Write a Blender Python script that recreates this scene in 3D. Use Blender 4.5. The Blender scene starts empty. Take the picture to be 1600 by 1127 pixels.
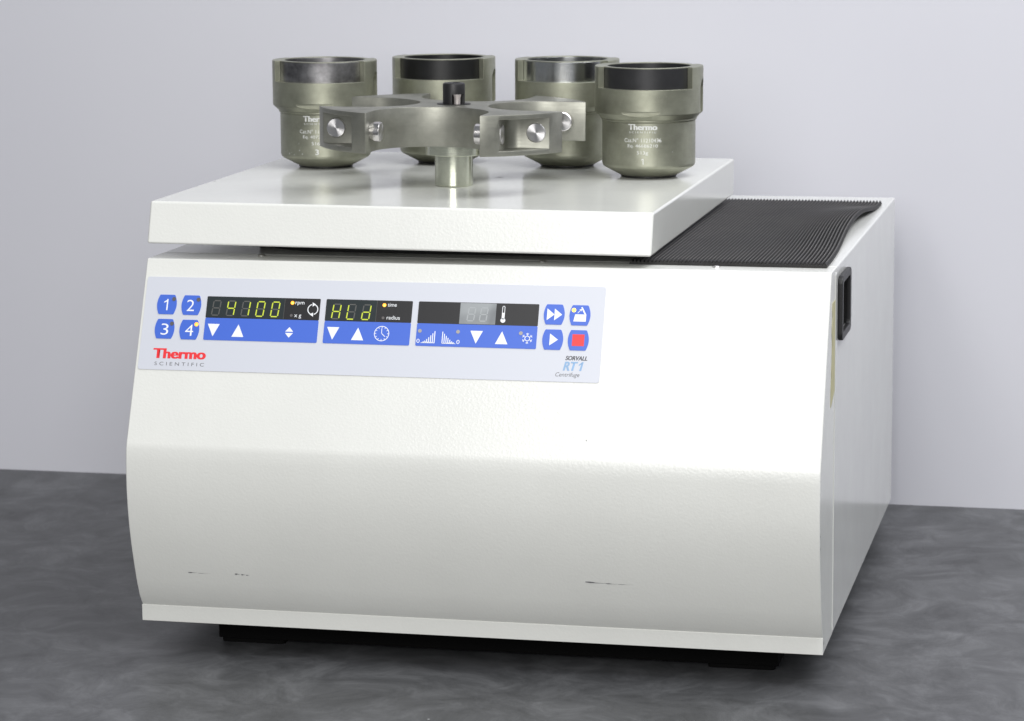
import bpy, bmesh, math, random
from mathutils import Matrix, Vector
random.seed(4)
S = bpy.context.scene
C = S.collection

# ------------------------------------------------------------------ camera
cam_d = bpy.data.cameras.new('camera'); cam = bpy.data.objects.new('camera', cam_d); C.objects.link(cam)
cam.location = (0.88636, -2.32369, 0.68668)
cam.rotation_euler = (1.40199, 0.00979, 0.22617)
cam_d.sensor_width = 36; cam_d.lens = 4353.02/1600*36
cam_d.clip_start = 0.05; cam_d.clip_end = 100
cam_d.dof.use_dof = True; cam_d.dof.focus_distance = 2.42; cam_d.dof.aperture_fstop = 16
S.camera = cam

# ------------------------------------------------------------------ light
w = bpy.data.worlds.new('World'); S.world = w; w.use_nodes = True
bg = w.node_tree.nodes['Background']; bg.inputs[0].default_value = (0.90, 0.94, 1.0, 1); bg.inputs[1].default_value = 0.24

def area(name, loc, target, sx, sy, power, col):
    l = bpy.data.lights.new(name, 'AREA'); l.shape = 'RECTANGLE'; l.size = sx; l.size_y = sy
    l.energy = power; l.color = col
    o = bpy.data.objects.new(name, l); C.objects.link(o); o.location = loc
    o.rotation_euler = (Vector(target)-Vector(loc)).to_track_quat('-Z', 'Y').to_euler()
    return o
area('key_softbox', (0.02, -1.90, 1.75), (0.40, 0.0, 0.28), 0.28, 0.9, 7.0, (1.0, 0.985, 0.96))
area('key_softbox', (0.58, -1.92, 1.75), (0.40, 0.0, 0.28), 0.32, 0.9, 9.5, (1.0, 0.985, 0.96))
area('front_fill_light', (0.75, -3.25, 1.25), (0.4, 0.2, 0.25), 1.9, 1.3, 49, (1.0, 0.99, 0.98))  # fill added near the camera to brighten the bucket fronts
area('ceiling_fill', (1.6, -0.15, 2.3), (0.9, 0.45, 0.3), 2.2, 1.3, 57, (0.97, 0.98, 1.0))  # overhead fill added to brighten the wall and the machine's right side
S.view_settings.view_transform = 'Standard'; S.view_settings.look = 'None'
S.view_settings.exposure = 0.05; S.view_settings.gamma = 1

# ------------------------------------------------------------------ materials
class NT:
    def __init__(s, name):
        s.m = bpy.data.materials.new(name); s.m.use_nodes = True
        s.t = s.m.node_tree; s.b = s.t.nodes['Principled BSDF']
    def n(s, kind, **kw):
        x = s.t.nodes.new(kind)
        for k, v in kw.items():
            if k.startswith('i_'):
                x.inputs[k[2:].replace('_', ' ')].default_value = v
            else: setattr(x, k, v)
        return x
    def l(s, a, b): s.t.links.new(a, b)
    def coord(s, scale=(1, 1, 1), rot=(0, 0, 0)):
        tc = s.n('ShaderNodeTexCoord'); mp = s.n('ShaderNodeMapping')
        mp.inputs['Scale'].default_value = scale; mp.inputs['Rotation'].default_value = rot
        s.l(tc.outputs['Object'], mp.inputs[0]); return mp.outputs[0]
    def ramp(s, fac, stops):
        r = s.n('ShaderNodeValToRGB'); e = r.color_ramp.elements
        while len(e) < len(stops): e.new(0.5)
        for el, (p, c) in zip(e, stops):
            el.position = p; el.color = (*c, 1) if len(c) == 3 else c
        s.l(fac, r.inputs[0]); return r.outputs[0]

def simple(name, col, rough=0.5, metal=0.0, spec=0.5, coat=0.0, emit=None, es=1.0):
    k = NT(name); b = k.b
    b.inputs['Base Color'].default_value = (*col, 1); b.inputs['Roughness'].default_value = rough
    b.inputs['Metallic'].default_value = metal; b.inputs['Specular IOR Level'].default_value = spec
    b.inputs['Coat Weight'].default_value = coat
    if emit: b.inputs['Emission Color'].default_value = (*emit, 1); b.inputs['Emission Strength'].default_value = es
    return k.m

def paint(name, col, bump=0.35, rough=0.24, scale=330):
    """textured powder coat"""
    k = NT(name); b = k.b; v = k.coord()
    n1 = k.n('ShaderNodeTexNoise', i_Scale=scale, i_Detail=1.5, i_Roughness=0.5); k.l(v, n1.inputs['Vector'])
    n2 = k.n('ShaderNodeTexNoise', i_Scale=9.0, i_Detail=5.0, i_Roughness=0.6); k.l(v, n2.inputs['Vector'])
    c = k.ramp(n2.outputs[0], [(0.35, tuple(x*0.965 for x in col)), (0.65, col)])
    k.l(c, b.inputs['Base Color'])
    bp = k.n('ShaderNodeBump', i_Strength=bump, i_Distance=0.0006); k.l(n1.outputs[0], bp.inputs['Height'])
    k.l(bp.outputs[0], b.inputs['Normal'])
    rr = k.n('ShaderNodeMapRange'); rr.inputs['To Min'].default_value = rough*0.85; rr.inputs['To Max'].default_value = rough*1.2
    k.l(n2.outputs[0], rr.inputs[0]); k.l(rr.outputs[0], b.inputs['Roughness'])
    b.inputs['Specular IOR Level'].default_value = 0.55
    return k.m

M = {}
M['paint'] = paint('white_powder_coat', (0.745, 0.75, 0.715), 0.20, 0.22, 430)
M['paint_side'] = paint('white_side_paint', (0.72, 0.725, 0.70), 0.05, 0.16, 240)
M['paint_top'] = paint('white_lid_paint', (0.72, 0.725, 0.69), 0.05, 0.15, 200)
M['foil'] = simple('panel_foil', (0.60, 0.62, 0.68), 0.34, spec=0.45)
M['blue'] = simple('blue_print', (0.058, 0.142, 0.61), 0.36, spec=0.4)
M['white'] = simple('white_print', (0.85, 0.87, 0.9), 0.4)
M['black'] = simple('black_print', (0.016, 0.016, 0.018), 0.34, spec=0.35)
M['ink'] = simple('dark_ink', (0.06, 0.06, 0.07), 0.5)
M['greyink'] = simple('grey_ink', (0.13, 0.13, 0.14), 0.5)
M['paleblue'] = simple('pale_blue_ink', (0.26, 0.42, 0.64), 0.5)
M['red'] = simple('red_ink', (0.80, 0.028, 0.035), 0.4)
M['window'] = simple('smoked_window', (0.026, 0.034, 0.036), 0.16, spec=0.6)
def window_dusty():
    k = NT('dusty_window'); b = k.b; v = k.coord((1, 1, 1))
    n = k.n('ShaderNodeTexNoise', i_Scale=32.0, i_Detail=2.0, i_Distortion=0.3); k.l(v, n.inputs['Vector'])
    k.l(k.ramp(n.outputs[0], [(0.3, (0.13, 0.14, 0.15)), (0.7, (0.30, 0.32, 0.33))]), b.inputs['Base Color'])  # pale mottled grey puts the pane's reflection into the base colour
    b.inputs['Roughness'].default_value = 0.3
    return k.m
M['window2'] = window_dusty()
M['segoff'] = simple('segment_unlit', (0.085, 0.085, 0.08), 0.5)
M['segoff2'] = simple('segment_unlit_pale', (0.36, 0.38, 0.39), 0.5)
M['segon'] = simple('segment_lit', (0.3, 0.35, 0.02), 0.5, emit=(0.60, 0.70, 0.05), es=0.60)
M['ledon'] = simple('indicator_lit', (0.8, 0.3, 0.02), 0.3, emit=(1.0, 0.42, 0.02), es=1.1)
M['ledhot'] = simple('indicator_core', (0.9, 0.6, 0.1), 0.3, emit=(1.0, 0.75, 0.15), es=1.0)
M['ledoff'] = simple('indicator_off', (0.11, 0.10, 0.10), 0.35)
M['ledpale'] = simple('indicator_pale', (0.36, 0.34, 0.31), 0.35)
M['plastic'] = simple('black_plastic', (0.008, 0.008, 0.009), 0.46)
M['peg'] = simple('worn_steel_peg', (0.50, 0.46, 0.45), 0.42, 0.6)
M['hole'] = simple('dark_recess', (0.006, 0.006, 0.006), 0.8)
M['gasket'] = simple('black_gasket', (0.012, 0.012, 0.012), 0.75)
M['rubberfoot'] = simple('foot_rubber', (0.004, 0.004, 0.004), 0.9, spec=0.1)
M['tape'] = simple('yellowed_tape', (0.52, 0.49, 0.27), 0.55)
M['scratch'] = simple('chipped_steel', (0.10, 0.10, 0.11), 0.5)

def metal(name, col, rough, met=1.0, streak=0.0, spots=0.0, aniso=0.0, dirt=None, vert=False, dust=0.0):
    k = NT(name); b = k.b
    sc = (60, 60, 900) if not vert else (500, 500, 20)
    n = k.n('ShaderNodeTexNoise', i_Scale=1.0, i_Detail=3.0); k.l(k.coord(sc), n.inputs['Vector'])
    n2 = k.n('ShaderNodeTexNoise', i_Scale=45.0, i_Detail=4.0, i_Roughness=0.6); k.l(k.coord(), n2.inputs['Vector'])
    c = k.ramp(n2.outputs[0], [(0.3, tuple(x*0.80 for x in col)), (0.7, tuple(min(1, x*1.12) for x in col))])
    if dirt:
        c = k.ramp(n2.outputs[0], [(0.36, dirt), (0.60, col)])
    if spots:
        vn = k.n('ShaderNodeTexNoise', i_Scale=900.0, i_Detail=1.0); k.l(k.coord(), vn.inputs['Vector'])
        mk = k.ramp(vn.outputs[0], [(0.68, (0, 0, 0)), (0.74, (spots,)*3)])
        mx = k.n('ShaderNodeMixRGB'); mx.inputs[2].default_value = (0.45, 0.46, 0.42, 1)
        k.l(mk, mx.inputs[0]); k.l(c, mx.inputs[1]); c = mx.outputs[0]
    k.l(c, b.inputs['Base Color'])
    b.inputs['Metallic'].default_value = met
    mr = k.n('ShaderNodeMapRange'); mr.inputs['To Min'].default_value = rough*0.75; mr.inputs['To Max'].default_value = rough*1.3
    k.l(n.outputs[0], mr.inputs[0]); k.l(mr.outputs[0], b.inputs['Roughness'])
    bp = k.n('ShaderNodeBump', i_Strength=0.12+streak, i_Distance=0.0001); k.l(n.outputs[0], bp.inputs['Height'])
    bv = k.n('ShaderNodeBevel', samples=4); bv.inputs['Radius'].default_value = 0.0007; k.l(bv.outputs[0], bp.inputs['Normal'])
    k.l(bp.outputs[0], b.inputs['Normal'])
    if aniso:
        b.inputs['Anisotropic'].default_value = aniso
    return k.m
M['olive'] = metal('olive_anodised', (0.34, 0.345, 0.272), 0.42, 0.82, spots=0.25)
M['olive_rotor'] = metal('grey_anodised_rotor', (0.29, 0.29, 0.252), 0.45, 0.86)
M['olive_hub'] = metal('pale_anodised_hub', (0.60, 0.62, 0.51), 0.22, 0.95)
M['steel'] = metal('turned_steel', (0.66, 0.64, 0.63), 0.16)
M['screw'] = metal('dull_screw', (0.72, 0.70, 0.68), 0.30)
M['liner_dark'] = metal('liner_dark_satin', (0.030, 0.030, 0.032), 0.36, 0.3)
M['liner_black'] = metal('liner_black', (0.004, 0.004, 0.0045), 0.40, 0.0)
M['liner_grey'] = metal('liner_tarnished', (0.34, 0.335, 0.34), 0.36, 1.0, dirt=(0.15, 0.145, 0.15))
M['liner_bright'] = metal('liner_bright_steel', (0.52, 0.53, 0.53), 0.20, 1.0)
M['marking'] = simple('laser_marking', (0.66, 0.67, 0.65), 0.6)
M['pad'] = simple('black_pad', (0.01, 0.01, 0.01), 0.5)

def spun(name):
    """lathe-turned face: fine circular grooves about local axis are imitated by radial streak sheen"""
    k = NT(name); b = k.b
    b.inputs['Base Color'].default_value = (0.62, 0.61, 0.61, 1); b.inputs['Metallic'].default_value = 1
    b.inputs['Roughness'].default_value = 0.30; b.inputs['Anisotropic'].default_value = 0.92
    t = k.n('ShaderNodeTangent', direction_type='RADIAL', axis='Z'); k.l(t.outputs[0], b.inputs['Tangent'])
    return k.m
M['spun'] = spun('spun_steel_face')

def rubber(nm, ca, cb):
    k = NT(nm); b = k.b
    n = k.n('ShaderNodeTexNoise', i_Scale=60.0, i_Detail=5.0, i_Roughness=0.7); k.l(k.coord(), n.inputs['Vector'])
    n2 = k.n('ShaderNodeTexNoise', i_Scale=8.0, i_Detail=2.0); k.l(k.coord(), n2.inputs['Vector'])
    mx = k.n('ShaderNodeMixRGB', blend_type='MULTIPLY'); mx.inputs[0].default_value = 1
    k.l(k.ramp(n.outputs[0], [(0.3, ca), (0.75, cb)]), mx.inputs[1])
    k.l(k.ramp(n2.outputs[0], [(0.3, (0.8, 0.8, 0.8)), (0.7, (1.15, 1.12, 1.1))]), mx.inputs[2])
    k.l(mx.outputs[0], b.inputs['Base Color']); b.inputs['Roughness'].default_value = 0.55; b.inputs['Specular IOR Level'].default_value = 0.35
    return k.m
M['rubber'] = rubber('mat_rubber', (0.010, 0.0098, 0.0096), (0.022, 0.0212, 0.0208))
M['rubber_worn'] = rubber('mat_rubber_lit_ridges', (0.060, 0.0575, 0.0555), (0.115, 0.110, 0.107))  # lighter ridge tops: side light on the ribs put into the colour

def table_mat():
    k = NT('grey_laminate'); b = k.b
    v = k.coord()
    # swirled brush strokes: broad clouds, finer clouds and curved streaks
    warp = k.n('ShaderNodeTexNoise', i_Scale=7.0, i_Detail=2.0); k.l(v, warp.inputs['Vector'])
    vm = k.n('ShaderNodeVectorMath', operation='SCALE'); vm.inputs['Scale'].default_value = 0.16; k.l(warp.outputs['Color'], vm.inputs[0])
    va = k.n('ShaderNodeVectorMath', operation='ADD'); k.l(v, va.inputs[0]); k.l(vm.outputs[0], va.inputs[1])
    n1 = k.n('ShaderNodeTexNoise', i_Scale=13.0, i_Detail=8.0, i_Roughness=0.60, i_Distortion=0.4); k.l(va.outputs[0], n1.inputs['Vector'])
    mp = k.n('ShaderNodeMapping'); mp.inputs['Scale'].default_value = (30, 30, 1); k.l(va.outputs[0], mp.inputs[0])
    n2 = k.n('ShaderNodeTexNoise', i_Scale=1.0, i_Detail=5.0, i_Roughness=0.62, i_Distortion=0.45); k.l(mp.outputs[0], n2.inputs['Vector'])
    mp3 = k.n('ShaderNodeMapping'); mp3.inputs['Scale'].default_value = (170, 170, 1); mp3.inputs['Rotation'].default_value = (0, 0, 0.5); k.l(va.outputs[0], mp3.inputs[0])
    n3 = k.n('ShaderNodeTexNoise', i_Scale=1.0, i_Detail=2.0, i_Distortion=0.8); k.l(mp3.outputs[0], n3.inputs['Vector'])
    def mix(f, a, bb):
        m_ = k.n('ShaderNodeMix'); m_.data_type = 'FLOAT'; m_.inputs[0].default_value = f
        k.l(a, m_.inputs[2]); k.l(bb, m_.inputs[3]); return m_.outputs[0]
    f = mix(0.42, n1.outputs[0], n2.outputs[0]); f = mix(0.14, f, n3.outputs[0])
    c = k.ramp(f, [(0.34, (0.038, 0.039, 0.041)), (0.50, (0.078, 0.080, 0.084)), (0.66, (0.138, 0.141, 0.147))])
    vor = k.n('ShaderNodeTexVoronoi', i_Scale=14.0); k.l(v, vor.inputs['Vector'])
    sp = k.ramp(vor.outputs['Distance'], [(0.010, (1, 1, 1)), (0.018, (0, 0, 0))])
    mx = k.n('ShaderNodeMixRGB'); mx.inputs[2].default_value = (0.45, 0.45, 0.45, 1)
    k.l(sp, mx.inputs[0]); k.l(c, mx.inputs[1])
    k.l(mx.outputs[0], b.inputs['Base Color'])
    b.inputs['Roughness'].default_value = 0.42; b.inputs['Specular IOR Level'].default_value = 0.35
    return k.m
M['table'] = table_mat()

def wall_mat():
    k = NT('pale_wall_paint'); b = k.b
    n = k.n('ShaderNodeTexNoise', i_Scale=2.2, i_Detail=3.0); k.l(k.coord(), n.inputs['Vector'])
    k.l(k.ramp(n.outputs[0], [(0.3, (0.635, 0.635, 0.685)), (0.7, (0.66, 0.66, 0.705))]), b.inputs['Base Color'])
    b.inputs['Roughness'].default_value = 0.75
    return k.m
M['wall'] = wall_mat()

# ------------------------------------------------------------------ helpers
def empty(name, label=None, cat=None, group=None, loc=(0, 0, 0)):
    o = bpy.data.objects.new(name, None); C.objects.link(o); o.location = loc
    o.empty_display_size = 0.05
    if label: o['label'] = label
    if cat: o['category'] = cat
    if group: o['group'] = group
    return o
def link(name, me, mat, parent=None, label=None):
    o = bpy.data.objects.new(name, me); C.objects.link(o)
    if mat is not None: me.materials.clear(); me.materials.append(mat)
    if parent is not None: o.parent = parent
    if label: o['label'] = label
    return o
def from_bm(name, bm, mat, parent=None, smooth=None, label=None):
    bmesh.ops.recalc_face_normals(bm, faces=bm.faces)
    me = bpy.data.meshes.new(name); bm.to_mesh(me); bm.free()
    if smooth is not None: shade(me, smooth)
    return link(name, me, mat, parent, label)
def shade(me, ang=35):
    for p in me.polygons: p.use_smooth = True
    me.set_sharp_from_angle(angle=math.radians(ang))
def bake(o, ang=None):
    """apply this object's modifiers into its mesh"""
    dg = bpy.context.evaluated_depsgraph_get(); dg.update()
    me = bpy.data.meshes.new_from_object(o.evaluated_get(dg))
    o.modifiers.clear(); o.data = me
    if ang is not None: shade(me, ang)
    return o
def bevel(o, width, seg=3, ang=30, shade_ang=40, wn=True):
    m = o.modifiers.new('b', 'BEVEL'); m.width = width; m.segments = seg; m.limit_method = 'ANGLE'
    m.angle_limit = math.radians(ang); m.harden_normals = False
    bake(o, shade_ang)
    if not wn: return o
    m = o.modifiers.new('w', 'WEIGHTED_NORMAL'); m.keep_sharp = True; m.weight = 60
    return bake(o)
def cut(o, cutters):
    for c in cutters:
        m = o.modifiers.new('c', 'BOOLEAN'); m.object = c; m.operation = 'DIFFERENCE'; m.solver = 'EXACT'
    bake(o)
    for c in cutters: bpy.data.objects.remove(c)
    return o
def box_bm(bm, x0, x1, y0, y1, z0, z1):
    vs = [bm.verts.new((x, y, z)) for z in (z0, z1) for y in (y0, y1) for x in (x0, x1)]
    for f in ((0, 2, 3, 1), (4, 5, 7, 6), (0, 1, 5, 4), (2, 6, 7, 3), (0, 4, 6, 2), (1, 3, 7, 5)):
        bm.faces.new([vs[i] for i in f])
def box(name, b, mat, parent=None, bev=0, label=None):
    bm = bmesh.new(); box_bm(bm, *b); o = from_bm(name, bm, mat, parent, label=label)
    if bev: bevel(o, bev)
    return o
def prism(bm, pts, z0, z1, tf=lambda x, y, z: (x, y, z)):
    a = [bm.verts.new(tf(x, y, z0)) for x, y in pts]; b = [bm.verts.new(tf(x, y, z1)) for x, y in pts]
    n = len(pts)
    bm.faces.new(a[::-1]); bm.faces.new(b)
    for i in range(n): bm.faces.new((a[i], a[(i+1) % n], b[(i+1) % n], b[i]))
def lathe(bm, prof, seg=96, closed=True):
    """prof: (r, z) points; closed loop unless r=0 ends"""
    rings = []
    for r, z in prof:
        if r < 1e-7: rings.append([bm.verts.new((0, 0, z))])
        else: rings.append([bm.verts.new((r*math.cos(2*math.pi*i/seg), r*math.sin(2*math.pi*i/seg), z)) for i in range(seg)])
    pairs = list(zip(rings, rings[1:]))
    if closed: pairs.append((rings[-1], rings[0]))
    for a, b in pairs:
        if len(a) == 1 and len(b) == 1: continue
        for i in range(seg):
            j = (i+1) % seg
            if len(a) == 1: bm.faces.new((a[0], b[j], b[i]))
            elif len(b) == 1: bm.faces.new((a[i], a[j], b[0]))
            else: bm.faces.new((a[i], a[j], b[j], b[i]))

# ------------------------------------------------------------------ setting
bm = bmesh.new(); box_bm(bm, -2.2, 3.2, -2.0, 0.7395, -0.03, 0.0)
o = from_bm('table_top', bm, M['table']); o['kind'] = 'structure'
bm = bmesh.new(); box_bm(bm, -2.2, 3.2, 0.7398, 0.80, -0.9, 2.6)
o = from_bm('wall', bm, M['wall']); o['kind'] = 'structure'

# ------------------------------------------------------------------ centrifuge
W, H, ZB = 0.62, 0.35736, 0.030
YC, ZC, YT = -0.0285, 0.19792, 0.04071
D = 0.6279
cf = empty('centrifuge', 'large white benchtop centrifuge with a blue keypad panel on its sloping front', 'centrifuge')

low = [(-0.0290, 0.1955), (-0.0302, 0.185), (-0.0309, 0.172), (-0.0311, 0.158), (-0.0302, 0.143), (-0.0280, 0.126), (-0.0244, 0.108),
       (-0.0195, 0.090), (-0.0139, 0.072), (-0.0076, 0.056), (-0.0006, 0.0455)]
prof = [(YT, H), (YT+(YC-YT)*(H-ZC-0.0032)/(H-ZC), ZC+0.0032)] + low + [(0.0, 0.0445), (0.0, ZB), (0.066, ZB), (0.0695, ZB), (0.0695, 0.300), (0.0695, H-0.004), (0.0800, H-0.004), (0.0800, H)]
def extrude_x(name, pr, x0, x1, mat, parent, bev, label=None, ang=28):
    bm = bmesh.new(); prism(bm, pr, x0, x1, lambda a, b, x: (x, a, b))
    o = from_bm(name, bm, mat, parent, label=label)
    return bevel(o, bev, 3, ang) if bev else o
cover = extrude_x('front_cover', prof, 0, W, M['paint'], cf, 0.0022, 'textured white front cover, bowed below its crease and chipped in places')
box('bottom_lip', (-0.0001, W+0.0001, -0.0012, 0.0, ZB+0.0005, 0.0455), M['paint'], cf, 0.0004)

hprof = [(0.0705, ZB), (D, ZB), (D, H), (0.0812, H), (0.0812, H-0.005), (0.0705, H-0.005)]
hous = extrude_x('housing', hprof, 0, W, M['paint_side'], cf, 0.0018)
bm = bmesh.new(); box_bm(bm, W-0.035, W+0.02, 0.0955, 0.1505, 0.2970, 0.3405); hc = from_bm('c', bm, None)
cut(hous, [hc]); shade(hous.data, 35)
wm = hous.modifiers.new('w', 'WEIGHTED_NORMAL'); wm.keep_sharp = True; wm.weight = 100; bake(hous)

# carrying handle recess
hd = empty('side_handle'); hd.parent = cf
hy0, hy1, hz0, hz1, p = 0.0880, 0.1597, 0.2900, 0.3475, 0.0045
def rrect(x0, x1, y0, y1, r, n=5):
    pts = []
    for cx, cy, a0 in ((x1-r, y1-r, 0), (x0+r, y1-r, 90), (x0+r, y0+r, 180), (x1-r, y0+r, 270)):
        for i in range(n+1):
            a = math.radians(a0+90*i/n); pts.append((cx+r*math.cos(a), cy+r*math.sin(a)))
    return pts
bm = bmesh.new()
prism(bm, rrect(hy0, hy1, hz0, hz1, 0.007), W+0.0002, W+p, lambda a, b, x: (x, a, b))
fr = from_bm('handle_frame', bm, M['plastic'], cf)
bm = bmesh.new(); prism(bm, rrect(0.0952, 0.1508, 0.2967, 0.3408, 0.004), W-0.01, W+0.02, lambda a, b, x: (x, a, b))
cut(fr, [from_bm('c', bm, None)]); bevel(fr, 0.0009, 2)
bpy.data.objects.remove(hd)
bm = bmesh.new()
x0, x1, y0, y1, z0, z1 = W-0.034, W+0.0004, 0.0957, 0.1503, 0.2972, 0.3403
vs = [bm.verts.new((x, y, z)) for x in (x0, x1) for y in (y0, y1) for z in (z0, z1)]
for f in ((0, 1, 3, 2), (0, 4, 5, 1), (2, 3, 7, 6), (0, 2, 6, 4), (1, 5, 7, 3)): bm.faces.new([vs[i] for i in f])
from_bm('handle_recess', bm, M['hole'], cf)

# yellowed tape remnant and a strip added for the bright reflection along the right seam
bm = bmesh.new()
def fy(z): return YT + (YC-YT)*(H-z)/(H-ZC)
tp = []
for i in range(15):
    t = i/14; z = 0.330 - t*(0.330-0.2400)
    tp.append((0.050 - 0.010*t + random.uniform(-.0015, .0015)*(1 if t > .3 else 3), z))
tp2 = [(0.0672, 0.2500), (0.0672, 0.330)]
pts = tp + tp2
prism(bm, pts, W+0.0001, W+0.0004, lambda a, b, x: (x, a, b)); from_bm('tape_remnant', bm, M['tape'], cf, label='yellowed strip of old tape along the side seam')
box('seam_glint_strip', (W-0.002, W+0.0006, 0.0690, 0.0712, ZB+0.004, H-0.006), M['paint_top'], cf, 0.0004)

# screws on the top edge
for x, y in ((0.0978, 0.0730), (0.3594, 0.0715), (0.5172, 0.0590)):
    bm = bmesh.new(); lathe(bm, [(0, 0), (0.0036, 0), (0.0033, 0.0008), (0.0018, 0.0014), (0, 0.0016)], 20, False)
    s = from_bm('screw', bm, M['screw'], cf, 50); s.location = (x, y, H+0.0001)

# base pan and feet
box('base_pan', (0.0553, 0.575, 0.0500, 0.60, 0.0040, ZB-0.0005), M['rubberfoot'], cf)
for x in (0.056, 0.510):
    for y in (0.046, 0.53):
        bm = bmesh.new(); prism(bm, rrect(x+0.002, x+0.062, y+0.003, y+0.062, 0.004), 0.0003, 0.0039)
        from_bm('foot', bm, M['rubberfoot'], cf)

# lid seal and lid
LT = Matrix.Translation((0.0, 0.0407, 0.37077)) @ Matrix.Rotation(-0.00098, 4, 'Z') @ Matrix.Rotation(0.00678, 4, 'Y') @ Matrix.Rotation(0.00417, 4, 'X')
WL, TL, LEAN, DL = 0.463, 0.0374, 0.0118, 0.4825
bm = bmesh.new()
prism(bm, [(0, 0), (LEAN, TL), (DL, TL), (DL, 0)], 0, WL, lambda a, b, x: tuple(LT @ Vector((x, a, b))))
lid = from_bm('lid', bm, M['paint_top'], cf); bevel(lid, 0.0022, 3)
lid.data.materials.append(M['paint'])
for pl in lid.data.polygons:
    if pl.normal.y < -0.6: pl.material_index = 1
bm = bmesh.new()
prism(bm, rrect(0.060, 0.42, 0.108, 0.50, 0.09, 12), H+0.0002, 0.3685)
from_bm('lid_seal', bm, M['gasket'], cf)
def on_lid(x, y):   # height of the lid's top at a world x, y
    inv = LT.to_3x3(); n = inv @ Vector((0, 0, 1)); q = LT @ Vector((0, 0, TL))
    return q.z - (n.x*(x-q.x)+n.y*(y-q.y))/n.z
TILT = Matrix.Rotation(0.00678, 4, 'Y') @ Matrix.Rotation(0.00417, 4, 'X')

# scratches and chips, thin slivers on the front cover
def cover_y(z):
    pr = [(YT, H), (YC, ZC)] + low + [(0, 0.0445)]
    for (ya, za), (yb, zb) in zip(pr, pr[1:]):
        if zb <= z <= za: return ya + (yb-ya)*(za-z)/(za-zb+1e-9)
    return 0
def sliver(x, z, ln, th, dz=0.0, n=9):
    bm = bmesh.new(); up = []; dn = []
    for i in range(n):
        t = i/(n-1); xx = x+ln*t; zz = z+dz*t+random.uniform(-.15, .15)*th
        h = th*(0.15+math.sin(math.pi*min(1, t*1.6+0.1))**1.0 if t < 0.56 else th and 0.15+0.5*(1-t))
        h = max(th*0.12, h if h < th*2 else th)
        y = cover_y(zz)-0.00025
        up.append(bm.verts.new((xx, y, zz+h/2))); dn.append(bm.verts.new((xx, y, zz-h/2)))
    for i in range(n-1): bm.faces.new((up[i], up[i+1], dn[i+1], dn[i]))
    from_bm('scratch', bm, M['scratch'], cf)
sliver(0.4155, 0.0905, 0.018, 0.0010, -0.0006); sliver(0.4335, 0.0899, 0.010, 0.0006, -0.0002); sliver(0.4440, 0.0897, 0.014, 0.00025, 0)
sliver(0.0510, 0.0815, 0.008, 0.0007, 0); sliver(0.0600, 0.0812, 0.012, 0.00022, 0)
sliver(0.0950, 0.0820, 0.005, 0.0010, 0); sliver(0.1010, 0.0817, 0.004, 0.0009, 0); sliver(0.1055, 0.0814, 0.003, 0.0006, 0)
sliver(0.4170, 0.2160, 0.0008, 0.0022, 0, 3)

def chip(pts, mat=None):
    bm = bmesh.new(); bm.faces.new([bm.verts.new(p_) for p_ in pts]); from_bm('chip', bm, mat or M['scratch'], cf)
for z, h_, y_ in ((0.1405, 0.0016, -0.0285), (0.1290, 0.0022, -0.0268), (0.0385, 0.0030, 0.0030)):
    chip([(W+0.0003, y_, z), (W+0.0003, y_+0.0022, z+h_*.2), (W+0.0003, y_+0.0026, z+h_), (W+0.0003, y_+0.0008, z+h_*.9)])
def lidpt(u, v): return tuple(LT @ Vector((u, v, TL+0.00012)))
for u, v, a_, b_ in ((0.0035, 0.176, 0.0028, 0.0016), (0.262, 0.262, 0.009, 0.0022)):
    chip([lidpt(u, v), lidpt(u+a_*.6, v-b_*.4), lidpt(u+a_, v+b_*.5), lidpt(u+a_*.4, v+b_)])

# ------------------------------------------------------------------ control panel
e1 = Vector((1, 0, 0)); e2 = Vector((0, YC-YT, ZC-H)).normalized(); nn = e2.cross(e1)
if nn.y > 0: nn = -nn
O = Vector((0, YT, H))
def PV(u, v, h): return O + e1*(u/1000) + e2*(v/1000) + nn*(h/1000)
def pshape(name, polys, h0, h1, mat, parent, label=None, bev=0):
    bm = bmesh.new()
    for pts in polys:
        prism(bm, pts, h0, h1, lambda a, b, z: tuple(PV(a, b, z)))
    o = from_bm(name, bm, mat, parent, label=label)
    if bev: bevel(o, bev, 2)
    return o
def disc(u, v, r, n=20): return [(u+r*math.cos(2*math.pi*i/n), v+r*math.sin(2*math.pi*i/n)) for i in range(n)]
def ringpolys(u, v, r0, r1, a0=0, a1=360, n=40):
    out = []
    for i in range(n):
        a, b = math.radians(a0+(a1-a0)*i/n), math.radians(a0+(a1-a0)*(i+1)/n)
        out.append([(u+r0*math.cos(a), v+r0*math.sin(a)), (u+r1*math.cos(a), v+r1*math.sin(a)), (u+r1*math.cos(b), v+r1*math.sin(b)), (u+r0*math.cos(b), v+r0*math.sin(b))])
    return out
def bar(u0, v0, u1, v1, w):
    d = Vector((u1-u0, v1-v0)); d.normalize(); n = Vector((-d.y, d.x))*w/2
    return [(u0+n.x, v0+n.y), (u1+n.x, v1+n.y), (u1-n.x, v1-n.y), (u0-n.x, v0-n.y)]
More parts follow.
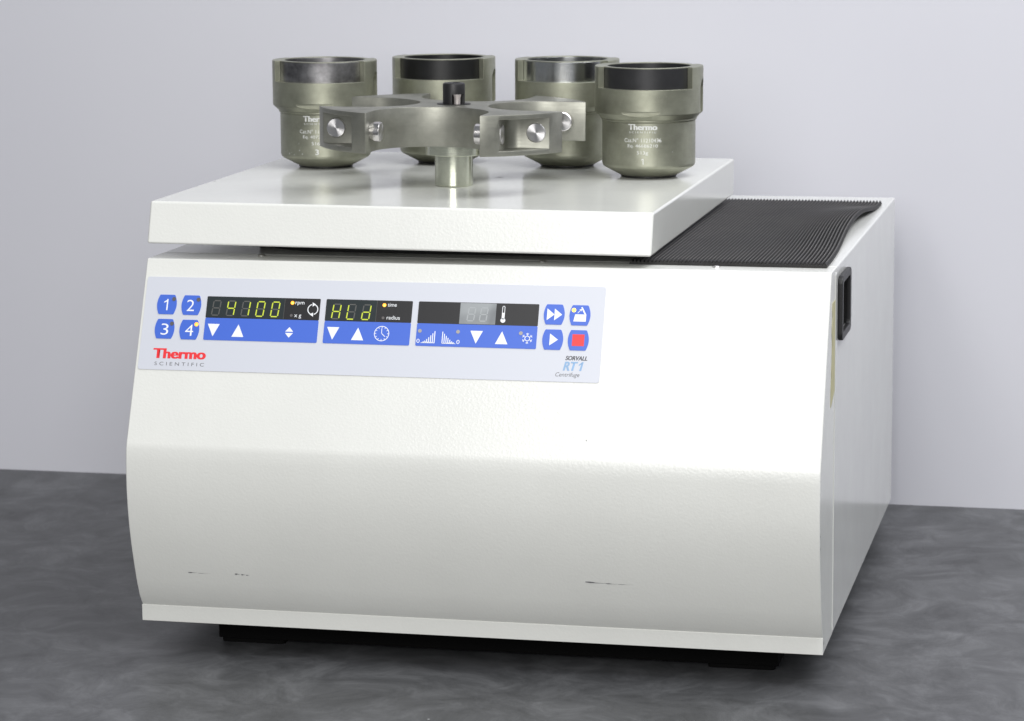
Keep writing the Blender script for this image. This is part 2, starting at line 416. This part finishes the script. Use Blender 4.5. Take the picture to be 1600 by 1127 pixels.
def text_mesh(s, bold=0.0, shear=0.0, space=1.0, fontscale=1.0):
    cu = bpy.data.curves.new('t', 'FONT'); cu.body = s; cu.offset = min(bold, 0.012); cu.shear = shear; cu.space_character = space
    cu.extrude = 0.0; cu.resolution_u = 4; cu.align_x = 'LEFT'
    ob = bpy.data.objects.new('t', cu); C.objects.link(ob)
    dg = bpy.context.evaluated_depsgraph_get(); dg.update()
    me = bpy.data.meshes.new_from_object(ob.evaluated_get(dg))
    bpy.data.objects.remove(ob); bpy.data.curves.remove(cu)
    if bold > 0.015:
        bm = bmesh.new()
        n = 1+int(math.ceil(bold/0.02))
        for k in range(n):
            m2 = me.copy()
            for v in m2.vertices: v.co.x += bold*1.5*k/(n-1); v.co.z = k*0.02
            bm.from_mesh(m2)
        bm.to_mesh(me); bm.free()
    return me
def ptext(name, s, u0, u1, v0, v1, h, mat, parent, bold=0.0, shear=0.0, space=1.0, label=None):
    """text fitted to the box u0..u1, v0 (top)..v1 (bottom) in panel millimetres"""
    me = text_mesh(s, bold, shear, space)
    xs = [v.co.x for v in me.vertices]; ys = [v.co.y for v in me.vertices]
    ax, bx, ay, by = min(xs), max(xs), min(ys), max(ys)
    for v in me.vertices:
        u = u0+(v.co.x-ax)/(bx-ax)*(u1-u0); vv = v1-(v.co.y-ay)/(by-ay)*(v1-v0)
        v.co = PV(u, vv, h+v.co.z)
    return link(name, me, mat, parent, label)

panel = pshape('control_panel', [rrect(3.0, 424.7, 17.2, 103.3, 2.2)], 0.05, 0.55, M['foil'], cf, 'pale grey membrane panel across the sloping front')

def barrel(u, v, wm=18.6, wt=14.4, h=18.2, r=1.6):
    pts = []; n = 12
    for i in range(n+1):
        t = -1+2*i/n; pts.append((u+wt/2+(wm-wt)/2*(1-t*t*0.92-0.08*abs(t)), v+t*(h/2-0.5)))
    pts += [(u+wt/2-0.6, v+h/2), (u-wt/2+0.6, v+h/2)]
    for i in range(n+1):
        t = 1-2*i/n; pts.append((u-wt/2-(wm-wt)/2*(1-t*t*0.92-0.08*abs(t)), v+t*(h/2-0.5)))
    pts += [(u-wt/2+0.6, v-h/2), (u+wt/2-0.6, v-h/2)]
    return pts
HB = 0.95
def button(u, v): return pshape('push_button', [barrel(u, v)], 0.5, HB, M['blue'], cf)
def led(u, v, r, mat, parent, h=HB, core=False):
    o = pshape('indicator_light', [disc(u, v, r)], h, h+0.25, mat, parent)
    if core: pshape('indicator_core', [disc(u+r*.1, v+r*.15, r*.6)], h+0.25, h+0.32, M['ledhot'], parent)
nums = [('1', 24.0, 43.0, 3.4), ('2', 47.2, 43.1, 7.0), ('3', 24.4, 65.6, 7.0), ('4', 47.8, 65.8, 7.6)]
for s, u, v, wd in nums:
    b = button(u, v)
    cu = {'1': 23.6, '2': 46.6, '3': 24.6, '4': 47.8}[s]; cv = {'1': 43.2, '2': 43.4, '3': 66.0, '4': 66.3}[s]
    if s == '1': pshape('numeral', [[(23.9, 38.0), (25.1, 38.0), (25.1, 48.4), (23.9, 48.4)], [(21.3, 40.4), (23.9, 38.9), (23.9, 40.3), (21.3, 41.5)]], HB, HB+0.08, M['white'], b)
    else: ptext('numeral', s, cu-wd/2, cu+wd/2, cv-5.2, cv+5.2, HB+0.08, M['white'], b, bold=-0.006)
    lu, lv = {'1': (30.4, 37.9), '2': (53.6, 37.9), '3': (30.9, 60.7), '4': (54.1, 60.8)}[s]
    led(lu, lv, 1.9, M['ledon'] if s == '4' else M['ledoff'], b, core=(s == '4'))

# display modules: blue key strip under a black strip with a smoked window
def module(u0, u1):
    k = pshape('key_strip', [rrect(u0, u1, 54.3, 74.8, 1.2)], 0.5, 0.9, M['blue'], cf)
    d = pshape('display_strip', [rrect(u0, u1, 34.4, 54.25, 0.8)], 0.5, 0.92, M['black'], cf)
    return k, d
k1, d1 = module(61.8, 167.6); k2, d2 = module(173.1, 252.4); k3, d3 = module(258.0, 366.6)
pshape('display_window', [rrect(62.3, 134.4, 34.8, 53.9, 0.3)], 0.9, 1.02, M['window'], d1)
pshape('display_window', [rrect(173.6, 219.6, 34.8, 53.9, 0.3)], 0.9, 1.02, M['window'], d2)
pshape('display_window', [rrect(295.9, 328.4, 34.8, 53.9, 0.3)], 0.9, 1.02, M['window2'], d3, 'dusty grey display window with faint unlit digits')
pshape('window_edge', [[(134.5, 34.8), (134.8, 34.8), (134.8, 53.9), (134.5, 53.9)]], 0.9, 1.05, M['segoff'], d1)
pshape('window_edge', [[(219.7, 34.8), (220.0, 34.8), (220.0, 53.9), (219.7, 53.9)]], 0.9, 1.05, M['segoff'], d2)
SEG = {' ': '', '4': 'fgbc', '1': 'bc', '0': 'abcdef', 'H': 'fegbc', 'L': 'fed', 'd': 'bcdeg'}
def digit(ch, u, v, par, hgt=13.4, wid=6.7, off=None):
    sk = lambda a, b: (u+a*wid - b*1.3, v+b*hgt)
    t = 0.5
    ends = dict(a=((0.08, 0), (0.92, 0)), g=((0.1, .5), (0.9, .5)), d=((0.08, 1), (0.92, 1)), f=((0, .05), (0, .46)), b=((1, .05), (1, .46)), e=((0, .54), (0, .95)), c=((1, .54), (1, .95)))
    on, of = [], []
    for s, (A, B) in ends.items():
        q = bar(*sk(*A), *sk(*B), t*2)
        (on if s in SEG[ch] else of).append(q)
    if of: pshape('unlit_segment', of, 1.02, 1.06, off or M['segoff'], par)
    if on: pshape('lit_digit', on, 1.02, 1.12, M['segon'], par)
for i, ch in enumerate(' 4100'): digit(ch, 68.4+13.8*i, 38.4, d1)
for i, ch in enumerate('HLd'): digit(ch, 180.4+13.8*i, 38.9, d2)
for i in range(2): digit(' ', 304.0+11.2*i, 39.0, d3, 12.0, 6.0, M['segoff2'])
led(141.8, 38.7, 1.7, M['ledon'], d1, 0.92, True); led(141.8, 50.3, 1.3, M['ledoff'], d1, 0.92)
led(226.7, 38.7, 1.7, M['ledon'], d2, 0.92, True); led(226.5, 50.4, 1.3, M['ledoff'], d2, 0.92)
ptext('lettering', 'rpm', 144.5, 152.8, 37.6, 41.0, 1.0, M['white'], d1)
ptext('lettering', 'x g', 144.6, 151.0, 49.4, 52.9, 1.0, M['white'], d1)
ptext('lettering', 'time', 229.8, 238.0, 36.6, 39.9, 1.0, M['white'], d2)
ptext('lettering', 'radius', 229.8, 241.8, 48.2, 51.7, 1.0, M['white'], d2)
# circular arrows
pol = ringpolys(161.2, 44.3, 4.2, 5.0, -70, 75, 20) + ringpolys(161.2, 44.3, 4.2, 5.0, 110, 255, 20)
pol += [[(160.4, 37.8), (163.6, 39.6), (160.8, 41.6)], [(162.0, 50.9), (158.8, 49.0), (161.6, 47.1)]]
pshape('rotation_symbol', pol, 0.92, 1.0, M['white'], d1)
# thermometer
pol = ringpolys(335.1, 49.8, 0, 2.2, 0, 360, 16) + [bar(335.1, 49, 335.1, 43, 1.5), bar(334.1, 38, 334.1, 49, 0.5), bar(336.1, 38, 336.1, 49, 0.5)] + ringpolys(335.1, 38, 0.75, 1.25, 180, 360, 8)
pshape('thermometer_symbol', pol, 0.92, 1.0, M['white'], d3)
def arrows(k, ud, uu):
    pshape('arrow_key', [[(ud-5.6, 59.9), (ud+5.6, 59.9), (ud, 71.4)]], 0.9, 0.98, M['white'], k)
    pshape('arrow_key', [[(uu-5.6, 71.3), (uu, 59.8), (uu+5.6, 71.3)]], 0.9, 0.98, M['white'], k)
arrows(k1, 70.3, 93.6); arrows(k2, 181.6, 204.6); arrows(k3, 312.4, 335.3)
pshape('arrow_key', [[(137.6, 65.2), (141.3, 61.0), (145.0, 65.2)], [(137.6, 66.4), (145.0, 66.4), (141.3, 70.7)]], 0.9, 0.98, M['white'], k1)
pol = ringpolys(226.5, 64.7, 6.3, 6.9)
for i in range(12):
    a = math.radians(30*i); pol.append(bar(226.5+5.0*math.cos(a), 64.7+5.0*math.sin(a), 226.5+6.3*math.cos(a), 64.7+6.3*math.sin(a), 0.5))
pol += [bar(226.5, 65.0, 226.3, 59.9, 0.55), bar(226.4, 64.5, 229.7, 67.4, 0.6)]
pshape('clock_symbol', pol, 0.9, 0.98, M['white'], k2)
pol = []
for i in range(7):
    t = i/6; pol.append(bar(264.5+t*10.4, 72, 264.5+t*10.4, 71.0-9.8*t**1.25, 0.75))
    pol.append(bar(292.4-t*10.4, 72.2, 292.4-t*10.4, 71.0-9.6*t**1.25, 0.75))
pol += [[(262.2, 72.1), (275.2, 72.1), (275.2, 71.6), (266, 70.6)], [(281.6, 72.3), (294.6, 72.3), (291, 70.8), (281.6, 71.8)]]
pshape('ramp_symbol', pol, 0.9, 0.98, M['white'], k3)
ptext('lettering', '0', 258.8, 261.6, 68.5, 72.2, 0.98, M['white'], k3); ptext('lettering', '0', 295.0, 297.8, 68.5, 72.2, 0.98, M['white'], k3)
led(261.1, 61.3, 1.7, M['ledpale'], k3, 0.9); led(295.7, 61.2, 1.7, M['ledpale'], k3, 0.9); led(352.2, 61.0, 1.7, M['ledpale'], k3, 0.9)
pol = ringpolys(358.2, 65.5, 2.0, 2.6, 0, 360, 6)
for i in range(6):
    a = math.radians(60*i+30); c_, s_ = math.cos(a), math.sin(a)
    pol.append(bar(358.2+2.0*c_, 65.5+2.0*s_, 358.2+4.9*c_, 65.5+4.9*s_, 0.55))
    for sg in (-1, 1):
        b_ = a+sg*0.9; pol.append(bar(358.2+3.4*c_, 65.5+3.4*s_, 358.2+3.4*c_+1.5*math.cos(b_), 65.5+3.4*s_+1.5*math.sin(b_), 0.5))
pshape('snowflake_symbol', pol, 0.9, 0.98, M['white'], k3)
b = button(380.5, 43.3); pshape('fast_forward_symbol', [[(374.2, 38.0), (380.8, 43.3), (374.2, 48.6)], [(380.8, 38.0), (387.6, 43.3), (380.8, 48.6)]], HB, HB+.08, M['white'], b)
b = button(380.9, 65.9); pshape('start_symbol', [[(378.2, 60.5), (385.6, 65.9), (378.2, 71.2)]], HB, HB+.08, M['white'], b)
b = button(403.6, 65.9); pshape('stop_symbol', [[(398.2, 60.6), (408.9, 60.6), (408.9, 71.1), (398.2, 71.1)]], HB, HB+.08, M['red'], b)
b = button(403.4, 43.5)
pshape('open_lid_symbol', [[(397.9, 49.1), (399.2, 42.7), (409.0, 42.7), (409.0, 49.1)], bar(408.5, 43.2, 404.6, 36.2, 1.3), bar(401.3, 41.6, 404.1, 38.6, 0.5), [(405.0, 37.6), (404.4, 40.0), (402.6, 38.4)]], HB, HB+.08, M['white'], b)
led(397.8, 39.0, 1.9, M['ledhot'], b)
# printing on the foil
ptext('brand_lettering', 'Thermo', 16.0, 66.0, 83.6, 92.9, 0.62, M['red'], panel, bold=0.055)
ptext('lettering', 'SCIENTIFIC', 18.4, 65.0, 96.1, 99.3, 0.62, M['greyink'], panel, space=1.6)
ptext('lettering', 'SORVALL', 393.4, 412.9, 80.0, 83.9, 0.62, M['ink'], panel, bold=0.04, shear=0.25)
ptext('lettering', 'RT', 391.8, 405.0, 85.2, 93.2, 0.62, M['paleblue'], panel, bold=0.045, shear=0.25)
pshape('lettering', [[(406.3, 93.2), (408.2, 93.2), (409.9, 85.2), (408.4, 85.2)], [(405.8, 87.6), (408.6, 85.2), (408.2, 87.2), (405.6, 88.9)]], 0.5, 0.62, M['paleblue'], panel)
ptext('lettering', 'Centrifuge', 385.6, 407.0, 94.9, 99.7, 0.62, M['greyink'], panel, shear=0.25)

# ------------------------------------------------------------------ rubber mat
def mat_obj():
    bm = bmesh.new()
    X0, X1, Y0, Y1 = 0.4388, 0.6128, 0.0667, 0.5575
    nr = 52; pit = (X1-X0)/nr; ns = 56
    def bump_(t, c, wl, wr):
        d = (t-c)/(wl if t < c else wr)
        return math.cos(min(1, abs(d))*math.pi/2)**2
    def place(x, t, z):
        e = max(0.0, 1-(X1-x)/0.085); e = e*e*(3-2*e)
        dx = -0.0075*bump_(t, 0.60, 0.58, 0.36)*e
        dz = 0.0066*bump_(t, 0.70, 0.52, 0.24)*e
        l = max(0.0, 1-(x-X0)/0.05); l = l*l
        dz += 0.0025*math.sin(math.pi*t)*l
        return (x+dx, Y0+(Y1-Y0)*t, z+dz+H+0.0004)
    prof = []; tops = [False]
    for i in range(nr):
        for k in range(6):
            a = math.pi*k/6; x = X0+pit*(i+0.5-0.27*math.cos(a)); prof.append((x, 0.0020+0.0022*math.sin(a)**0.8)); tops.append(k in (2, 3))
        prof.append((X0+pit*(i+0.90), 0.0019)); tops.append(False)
    prof = [(X0, 0.0)]+prof+[(X1, 0.0024), (X1, 0.0)]+[(X1-pit*i, 0.0) for i in range(1, nr)]
    rows = []
    for j in range(ns+1):
        t = j/ns; rows.append([bm.verts.new(place(x, t, z)) for x, z in prof])
    n = len(prof)
    for j in range(ns):
        a, b = rows[j], rows[j+1]
        for i in range(n-1):
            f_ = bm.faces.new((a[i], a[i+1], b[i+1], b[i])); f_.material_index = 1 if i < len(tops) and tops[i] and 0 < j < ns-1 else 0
        bm.faces.new((a[n-1], a[0], b[0], b[n-1]))
    bm.faces.new(rows[0][::-1]); bm.faces.new(rows[-1])
    idx = [f_.material_index for f_ in bm.faces]
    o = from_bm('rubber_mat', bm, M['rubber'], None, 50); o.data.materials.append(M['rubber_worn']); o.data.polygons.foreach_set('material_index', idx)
    o['label'] = 'black ribbed rubber mat lying buckled on top of the machine, right of the lid'; o['category'] = 'rubber mat'
mat_obj()

# ------------------------------------------------------------------ rotor
RX, RY = 0.2400, 0.2277
rot = empty('rotor', 'four armed grey metal centrifuge rotor standing on its hub in the middle of the lid', 'rotor')
rot.matrix_world = Matrix.Translation((RX, RY, on_lid(RX, RY)+0.0002)) @ Matrix.Rotation(0.014, 4, 'Y') @ Matrix.Rotation(0.00417, 4, 'X') @ Matrix.Rotation(-0.0031, 4, 'Z')
RR, RW = 0.1277, 0.0535
Z0, Z1 = 0.0395, 0.0767
def arm_outline():
    pts = []
    b0 = math.asin(RW/RR)
    for q in range(4):
        # bay opening toward -y rotated by q*90; start with floor from left to right then the arm's outer arc
        bay = [(-RW, -RR*math.cos(b0))]
        cyb, n = -0.0880, 40
        for i in range(n+1):
            a = math.pi - math.pi*i/n
            bay.append((RW*math.cos(a), cyb+RW*math.sin(a)))
        bay.append((RW, -RR*math.cos(b0)))
        a0 = -math.pi/2+b0; a1 = -b0
        for i in range(1, 10):
            a = a0+(a1-a0)*i/10; bay.append((RR*math.cos(a), RR*math.sin(a)))
        c, s = math.cos(q*math.pi/2), math.sin(q*math.pi/2)
        pts += [(c*x-s*y, s*x+c*y) for x, y in bay]
    return pts
bm = bmesh.new(); prism(bm, arm_outline(), Z0, Z1); body = from_bm('rotor_body', bm, M['olive_rotor'], rot)
cs = []
for q in range(4):
    pk = 0.0690; f = 0.012; pts = [(pk, -0.14)]
    pts = [(0.14, -0.14), (pk, -0.14)]
    for i in range(9):
        a = math.pi-(math.pi/2)*i/8; pts.append((pk+f+f*math.cos(a), -pk-f+f*math.sin(a)))
    pts.append((0.14, -pk))
    c, s = math.cos(q*math.pi/2), math.sin(q*math.pi/2)
    bm = bmesh.new(); prism(bm, [(c*x-s*y, s*x+c*y) for x, y in pts], Z0+0.0046, Z1-0.0042); cs.append(from_bm('c', bm, None, rot))
cut(body, cs)
bevel(body, 0.0005, 2, 40, 30, False)
# hub stem with flange
bm = bmesh.new()
lathe(bm, [(0, 0), (0.0172, 0), (0.0180, 0.0008), (0.0180, 0.0292), (0.0262, 0.0294), (0.0266, 0.0300), (0.0266, 0.0388), (0.0262, 0.0394), (0, 0.0394)], 96, False)
from_bm('hub_stem', bm, M['olive_hub'], rot, 30)
bm = bmesh.new(); lathe(bm, [(0, 0), (0.0160, 0), (0.0160, 0.0004), (0, 0.0004)], 48, False)
o = from_bm('washer', bm, M['pad'], rot, 30); o.location = (0, 0, Z1+0.0001)
bm = bmesh.new(); lathe(bm, [(0, 0), (0.0104, 0), (0.0105, 0.0178), (0.0100, 0.0190), (0.0090, 0.0196), (0.0065, 0.0196), (0.0058, 0.0188), (0, 0.0188)], 64, False)
kn = from_bm('locking_knob', bm, M['plastic'], rot); kn.location = (0, 0, Z1+0.0006)
bm = bmesh.new(); prism(bm, [(0.0010, -0.02), (0.02, -0.02), (0.02, -0.0015), (0.0010, -0.0015)], -0.01, 0.0092); cc = from_bm('c', bm, None, rot); cc.location = (0, 0, Z1+0.0006)
cut(kn, [cc]); shade(kn.data, 35)
bm = bmesh.new(); lathe(bm, [(0, 0), (0.0030, 0), (0.0031, 0.0060), (0.0038, 0.0088), (0.0038, 0.0092), (0.0022, 0.0092), (0.002, 0.008), (0, 0.008)], 28, False)
o = from_bm('drive_peg', bm, M['peg'], rot, 35); o.location = (0.0052, -0.0080, Z1+0.0006)
# trunnion pins: eight; each a shank in the bay and a spun head in the arm's pocket
def disc_uv(name, rad, parent, mat):
    """flat turned face with shallow cone and polar UVs for the anisotropic sheen"""
    bm = bmesh.new(); uvl = bm.loops.layers.uv.new('UVMap'); seg = 48; rs = [0.0004, rad*.5, rad*.93, rad]
    zs = [0.00022, 0.0001, 0.0, -0.0004]
    rings = [[bm.verts.new((r*math.cos(2*math.pi*i/seg), r*math.sin(2*math.pi*i/seg), z)) for i in range(seg)] for r, z in zip(rs, zs)]
    for k in range(len(rs)-1):
        for i in range(seg):
            j = (i+1) % seg; f = bm.faces.new((rings[k][i], rings[k+1][i], rings[k+1][j], rings[k][j]))
            for l, (a, r) in zip(f.loops, ((i, k), (i, k+1), (i+1, k+1), (i+1, k))): l[uvl].uv = (a/seg, r/3)
    bm.faces.new(rings[0])
    rings2 = [bm.verts.new((rad*math.cos(2*math.pi*i/seg), rad*math.sin(2*math.pi*i/seg), -0.0030)) for i in range(seg)]
    for i in range(seg):
        j = (i+1) % seg; bm.faces.new((rings[-1][i], rings2[i], rings2[j], rings[-1][j]))
    me = bpy.data.meshes.new(name)
    bmesh.ops.recalc_face_normals(bm, faces=bm.faces); bm.to_mesh(me); bm.free(); shade(me, 18)
    return me
pin_bm = bmesh.new(); lathe(pin_bm, [(0, -0.004), (0.0078, -0.004), (0.0078, 0.0020), (0.0092, 0.0022), (0.0092, 0.0086), (0.0088, 0.0088), (0, 0.0088)], 48, False)
bmesh.ops.recalc_face_normals(pin_bm, faces=pin_bm.faces); pin_me = bpy.data.meshes.new('trunnion_pin'); pin_bm.to_mesh(pin_me); pin_bm.free(); shade(pin_me, 35)
pin_me.materials.append(M['steel'])
face_me = disc_uv('pin_face', 0.0090, rot, M['spun']); face_me.materials.append(M['spun'])
ZP = 0.0583; RP = 0.0950
for q in range(4):
    for sx in (-1, 1):
        base = Matrix.Rotation(q*math.pi/2, 4, 'Z')
        o = bpy.data.objects.new('trunnion_pin', pin_me); C.objects.link(o); o.parent = rot
        o.matrix_local = base @ Matrix.Translation((sx*RW, -RP, ZP)) @ Matrix.Rotation(-sx*math.pi/2, 4, 'Y')
        f = bpy.data.objects.new('pin_face', face_me); C.objects.link(f); f.parent = o
        f.matrix_local = Matrix.Translation((0, 0, 0.0092)) @ Matrix.Scale(0.95, 4)
        g = bpy.data.objects.new('pin_head', face_me); C.objects.link(g); g.parent = rot
        g.matrix_local = base @ Matrix.Translation((sx*(0.0690+0.0012), -RP, ZP)) @ Matrix.Rotation(sx*math.pi/2, 4, 'Y')

# ------------------------------------------------------------------ swing buckets
def radial_normals(me):
    """exact shading normals on the turned walls, so the milled cuts leave no dents in the sheen"""
    cn = [tuple(n.vector) for n in me.corner_normals]
    for p in me.polygons:
        if abs(p.normal.z) > 0.02: continue
        rs = [math.hypot(me.vertices[v].co.x, me.vertices[v].co.y) for v in p.vertices]
        if max(rs)-min(rs) > 0.0002 or min(abs(rs[0]-0.0453), abs(rs[0]-0.0525), abs(rs[0]-0.0466)) > 0.0004: continue
        for li in p.loop_indices:
            v = me.vertices[me.loops[li].vertex_index].co; r = math.hypot(v.x, v.y)
            n = Vector((v.x/r, v.y/r, 0)); n = n if n.dot(p.normal) > 0 else -n
            cn[li] = tuple(n)
    me.normals_split_custom_set(cn)
def bucket_meshes():
    bm = bmesh.new()
    lathe(bm, [(0, 0.0016), (0.0268, 0.0016), (0.0285, 0.0022), (0.0428, 0.0096), (0.0446, 0.0112), (0.0453, 0.0135), (0.0453, 0.0556), (0.0458, 0.0566), (0.0520, 0.0622), (0.0525, 0.0632), (0.0525, 0.0868), (0.0525, 0.1064), (0.0521, 0.1072), (0.0408, 0.1072), (0.0404, 0.1069), (0.0404, 0.1064), (0.0466, 0.1064),
               (0.0466, 0.0868), (0.0466, 0.0560), (0.0400, 0.0500), (0.0400, 0.0150), (0, 0.0150)], 120, False)
    o = from_bm('bucket_body', bm, M['olive'])
    cs = []
    for sgn in (1, -1):
        pts = []
        for i in range(41):
            a = math.radians(-90-60+120*i/40); pts.append((0.0560*math.cos(a)*sgn, 0.0560*math.sin(a)*sgn))
        for i in range(41):
            a = math.radians(-90+60-120*i/40); pts.append((0.0463*math.cos(a)*sgn, 0.0463*math.sin(a)*sgn))
        bm = bmesh.new(); prism(bm, pts, 0.0868, 0.12); cs.append(from_bm('c', bm, None))
        # shallow half moon on the ring's lower edge
        pts = [(0.019*math.cos(math.radians(180+180*i/24)), 0.0662+0.0048*math.sin(math.radians(180+180*i/24))) for i in range(25)]
        bm = bmesh.new(); prism(bm, pts, -0.0560, -0.0486, lambda a, b, y: (a*sgn-0.002*sgn, y*sgn, b)); cs.append(from_bm('c', bm, None))
        # tall oval trunnion pocket
        pts = [((0.0105*math.cos(t)), 0.0800+(0.0150 if math.sin(t) > 0 else -0.0)+0.0105*math.sin(t)) for t in [2*math.pi*i/32 for i in range(32)]]
        pts = [(x, z if z > 0.0801 else 0.058) for x, z in pts]
        q = [(-0.0105, 0.055), (0.0105, 0.055)] + [(0.0105*math.cos(math.radians(180*i/16)), 0.0850+0.0105*math.sin(math.radians(180*i/16))) for i in range(17)]
        bm = bmesh.new(); prism(bm, q, 0.0478, 0.0600, lambda a, b, x: (x*sgn, a, b)); cs.append(from_bm('c', bm, None))
    cut(o, cs); shade(o.data, 28); radial_normals(o.data)
    me = o.data; bpy.data.objects.remove(o)
    bm = bmesh.new(); lathe(bm, [(0.0404, 0.0510), (0.0464, 0.0565), (0.0464, 0.10635), (0.0404, 0.10635)], 128, True)
    l = from_bm('liner', bm, None); shade(l.data, 35); lm = l.data; bpy.data.objects.remove(l)
    bm = bmesh.new(); lathe(bm, [(0, 0.0), (0.0262, 0.0), (0.0272, 0.0006), (0.0272, 0.0018), (0, 0.0018)], 64, False)
    pobj = from_bm('base_pad', bm, M['pad']); shade(pobj.data, 35); pm = pobj.data; bpy.data.objects.remove(pobj)
    return me, lm, pm
bucket_me, liner_me, pad_me = bucket_meshes()
bucket_me.materials.clear(); bucket_me.materials.append(M['olive'])

def one_mesh():
    bm = bmesh.new()
    for pts in ([(0.5, 0), (0.72, 0), (0.72, 1), (0.5, 1)], [(0.1, 0.72), (0.5, 0.86), (0.5, 1.0), (0.1, 0.84)]):
        bm.faces.new([bm.verts.new((x*0.9, y, 0)) for x, y in pts])
    me = bpy.data.meshes.new('t'); bm.to_mesh(me); bm.free(); return me
def wrap_text(s, width, z, h, parent, bold=0.0, space=1.0):
    me = one_mesh() if s == '1' else text_mesh(s, bold, 0, space); R = 0.0453+0.00007
    xs = [v.co.x for v in me.vertices]; ys = [v.co.y for v in me.vertices]
    ax, bx, ay, by = min(xs), max(xs), min(ys), max(ys)
    for v in me.vertices:
        u = ((v.co.x-ax)/(bx-ax)-0.5)*width; zz = z-h/2+(v.co.y-ay)/(by-ay)*h; a = -math.pi/2+u/R
        r_ = R+v.co.z*0.001
        v.co = (r_*math.cos(a), r_*math.sin(a), zz)
    link('marking', me, M['marking'], parent)

def bucket(x, y, yaw, liner_mat, label, lines):
    r = empty('swing_bucket', label, 'centrifuge bucket', 'swing buckets standing on the lid')
    r.matrix_world = Matrix.Translation((x, y, on_lid(x, y)+0.0003)) @ TILT @ Matrix.Rotation(math.radians(yaw), 4, 'Z')
    b = link('bucket_body', bucket_me, None, r)
    lm = liner_me.copy(); l = link('liner', lm, liner_mat, r)
    link('base_pad', pad_me, None, r)
    for ln in lines: wrap_text(*ln[:4], b, *ln[4:])
    return r
TH = [('Thermo', 0.0285, 0.0512, 0.0056, 0.05), ('SCIENTIFIC', 0.0265, 0.0462, 0.0016, 0.0, 1.5)]
bucket(0.4066, 0.3426, 2.5, M['liner_dark'], 'olive metal bucket numbered 1 with a dark lining, nearest the ribbed rubber mat',
       TH+[('Cat.N\u00b0 11210436', 0.0365, 0.0386, 0.0038), ('Eq. 46686210', 0.0295, 0.0328, 0.0038), ('513g', 0.0108, 0.0262, 0.0042), ('1', 0.0022, 0.0182, 0.0056, 0.02)])
bucket(0.0705, 0.3720, 5.6, M['liner_grey'], 'olive metal bucket numbered 3 with a tarnished grey lining, leftmost of the four',
       TH+[('Cat.N\u00b0 11210436', 0.0365, 0.0386, 0.0038), ('Eq. 40725210', 0.0295, 0.0328, 0.0038), ('516g', 0.0108, 0.0262, 0.0042), ('3', 0.0036, 0.0182, 0.0056, 0.02)])
bucket(0.1780, 0.4350, 4.1, M['liner_black'], 'olive metal bucket with a jet black lining, directly behind the rotor knob', [])
bucket(0.3088, 0.4229, 2.6, M['liner_bright'], 'olive metal bucket with a bright steel lining, behind the right arms of the rotor', [])

# nicks in the anodising of two buckets
for o in [x for x in bpy.data.objects if x.name.startswith('swing_bucket')]:
    lab = o['label']
    if 'numbered' not in lab: continue
    body_ = [c for c in o.children if c.name.startswith('bucket_body')][0]
    spots = [(-42, .0155, 1.3), (-38, .0165, .7), (-33, .0148, .8), (-24, .0195, .9), (-20, .0160, 1.0), (-47, .0180, .6), (-25, .0260, .6)] if 'numbered 3' in lab else [(20, .0385, 1.2), (38, .0270, .8), (11, .0345, .5)]
    for az, z, sc in spots:
        bm = bmesh.new(); R_ = 0.04537; vs = []
        for k in range(5):
            t = 2*math.pi*k/5+random.random()*.5; u = 0.0005*sc*math.cos(t)*random.uniform(.6, 1.3); v = 0.0007*sc*math.sin(t)
            a = math.radians(az-90)+u/R_; vs.append(bm.verts.new((R_*math.cos(a), R_*math.sin(a), z+v+u*.6)))
        bm.faces.new(vs); from_bm('nick', bm, M['marking'], body_)
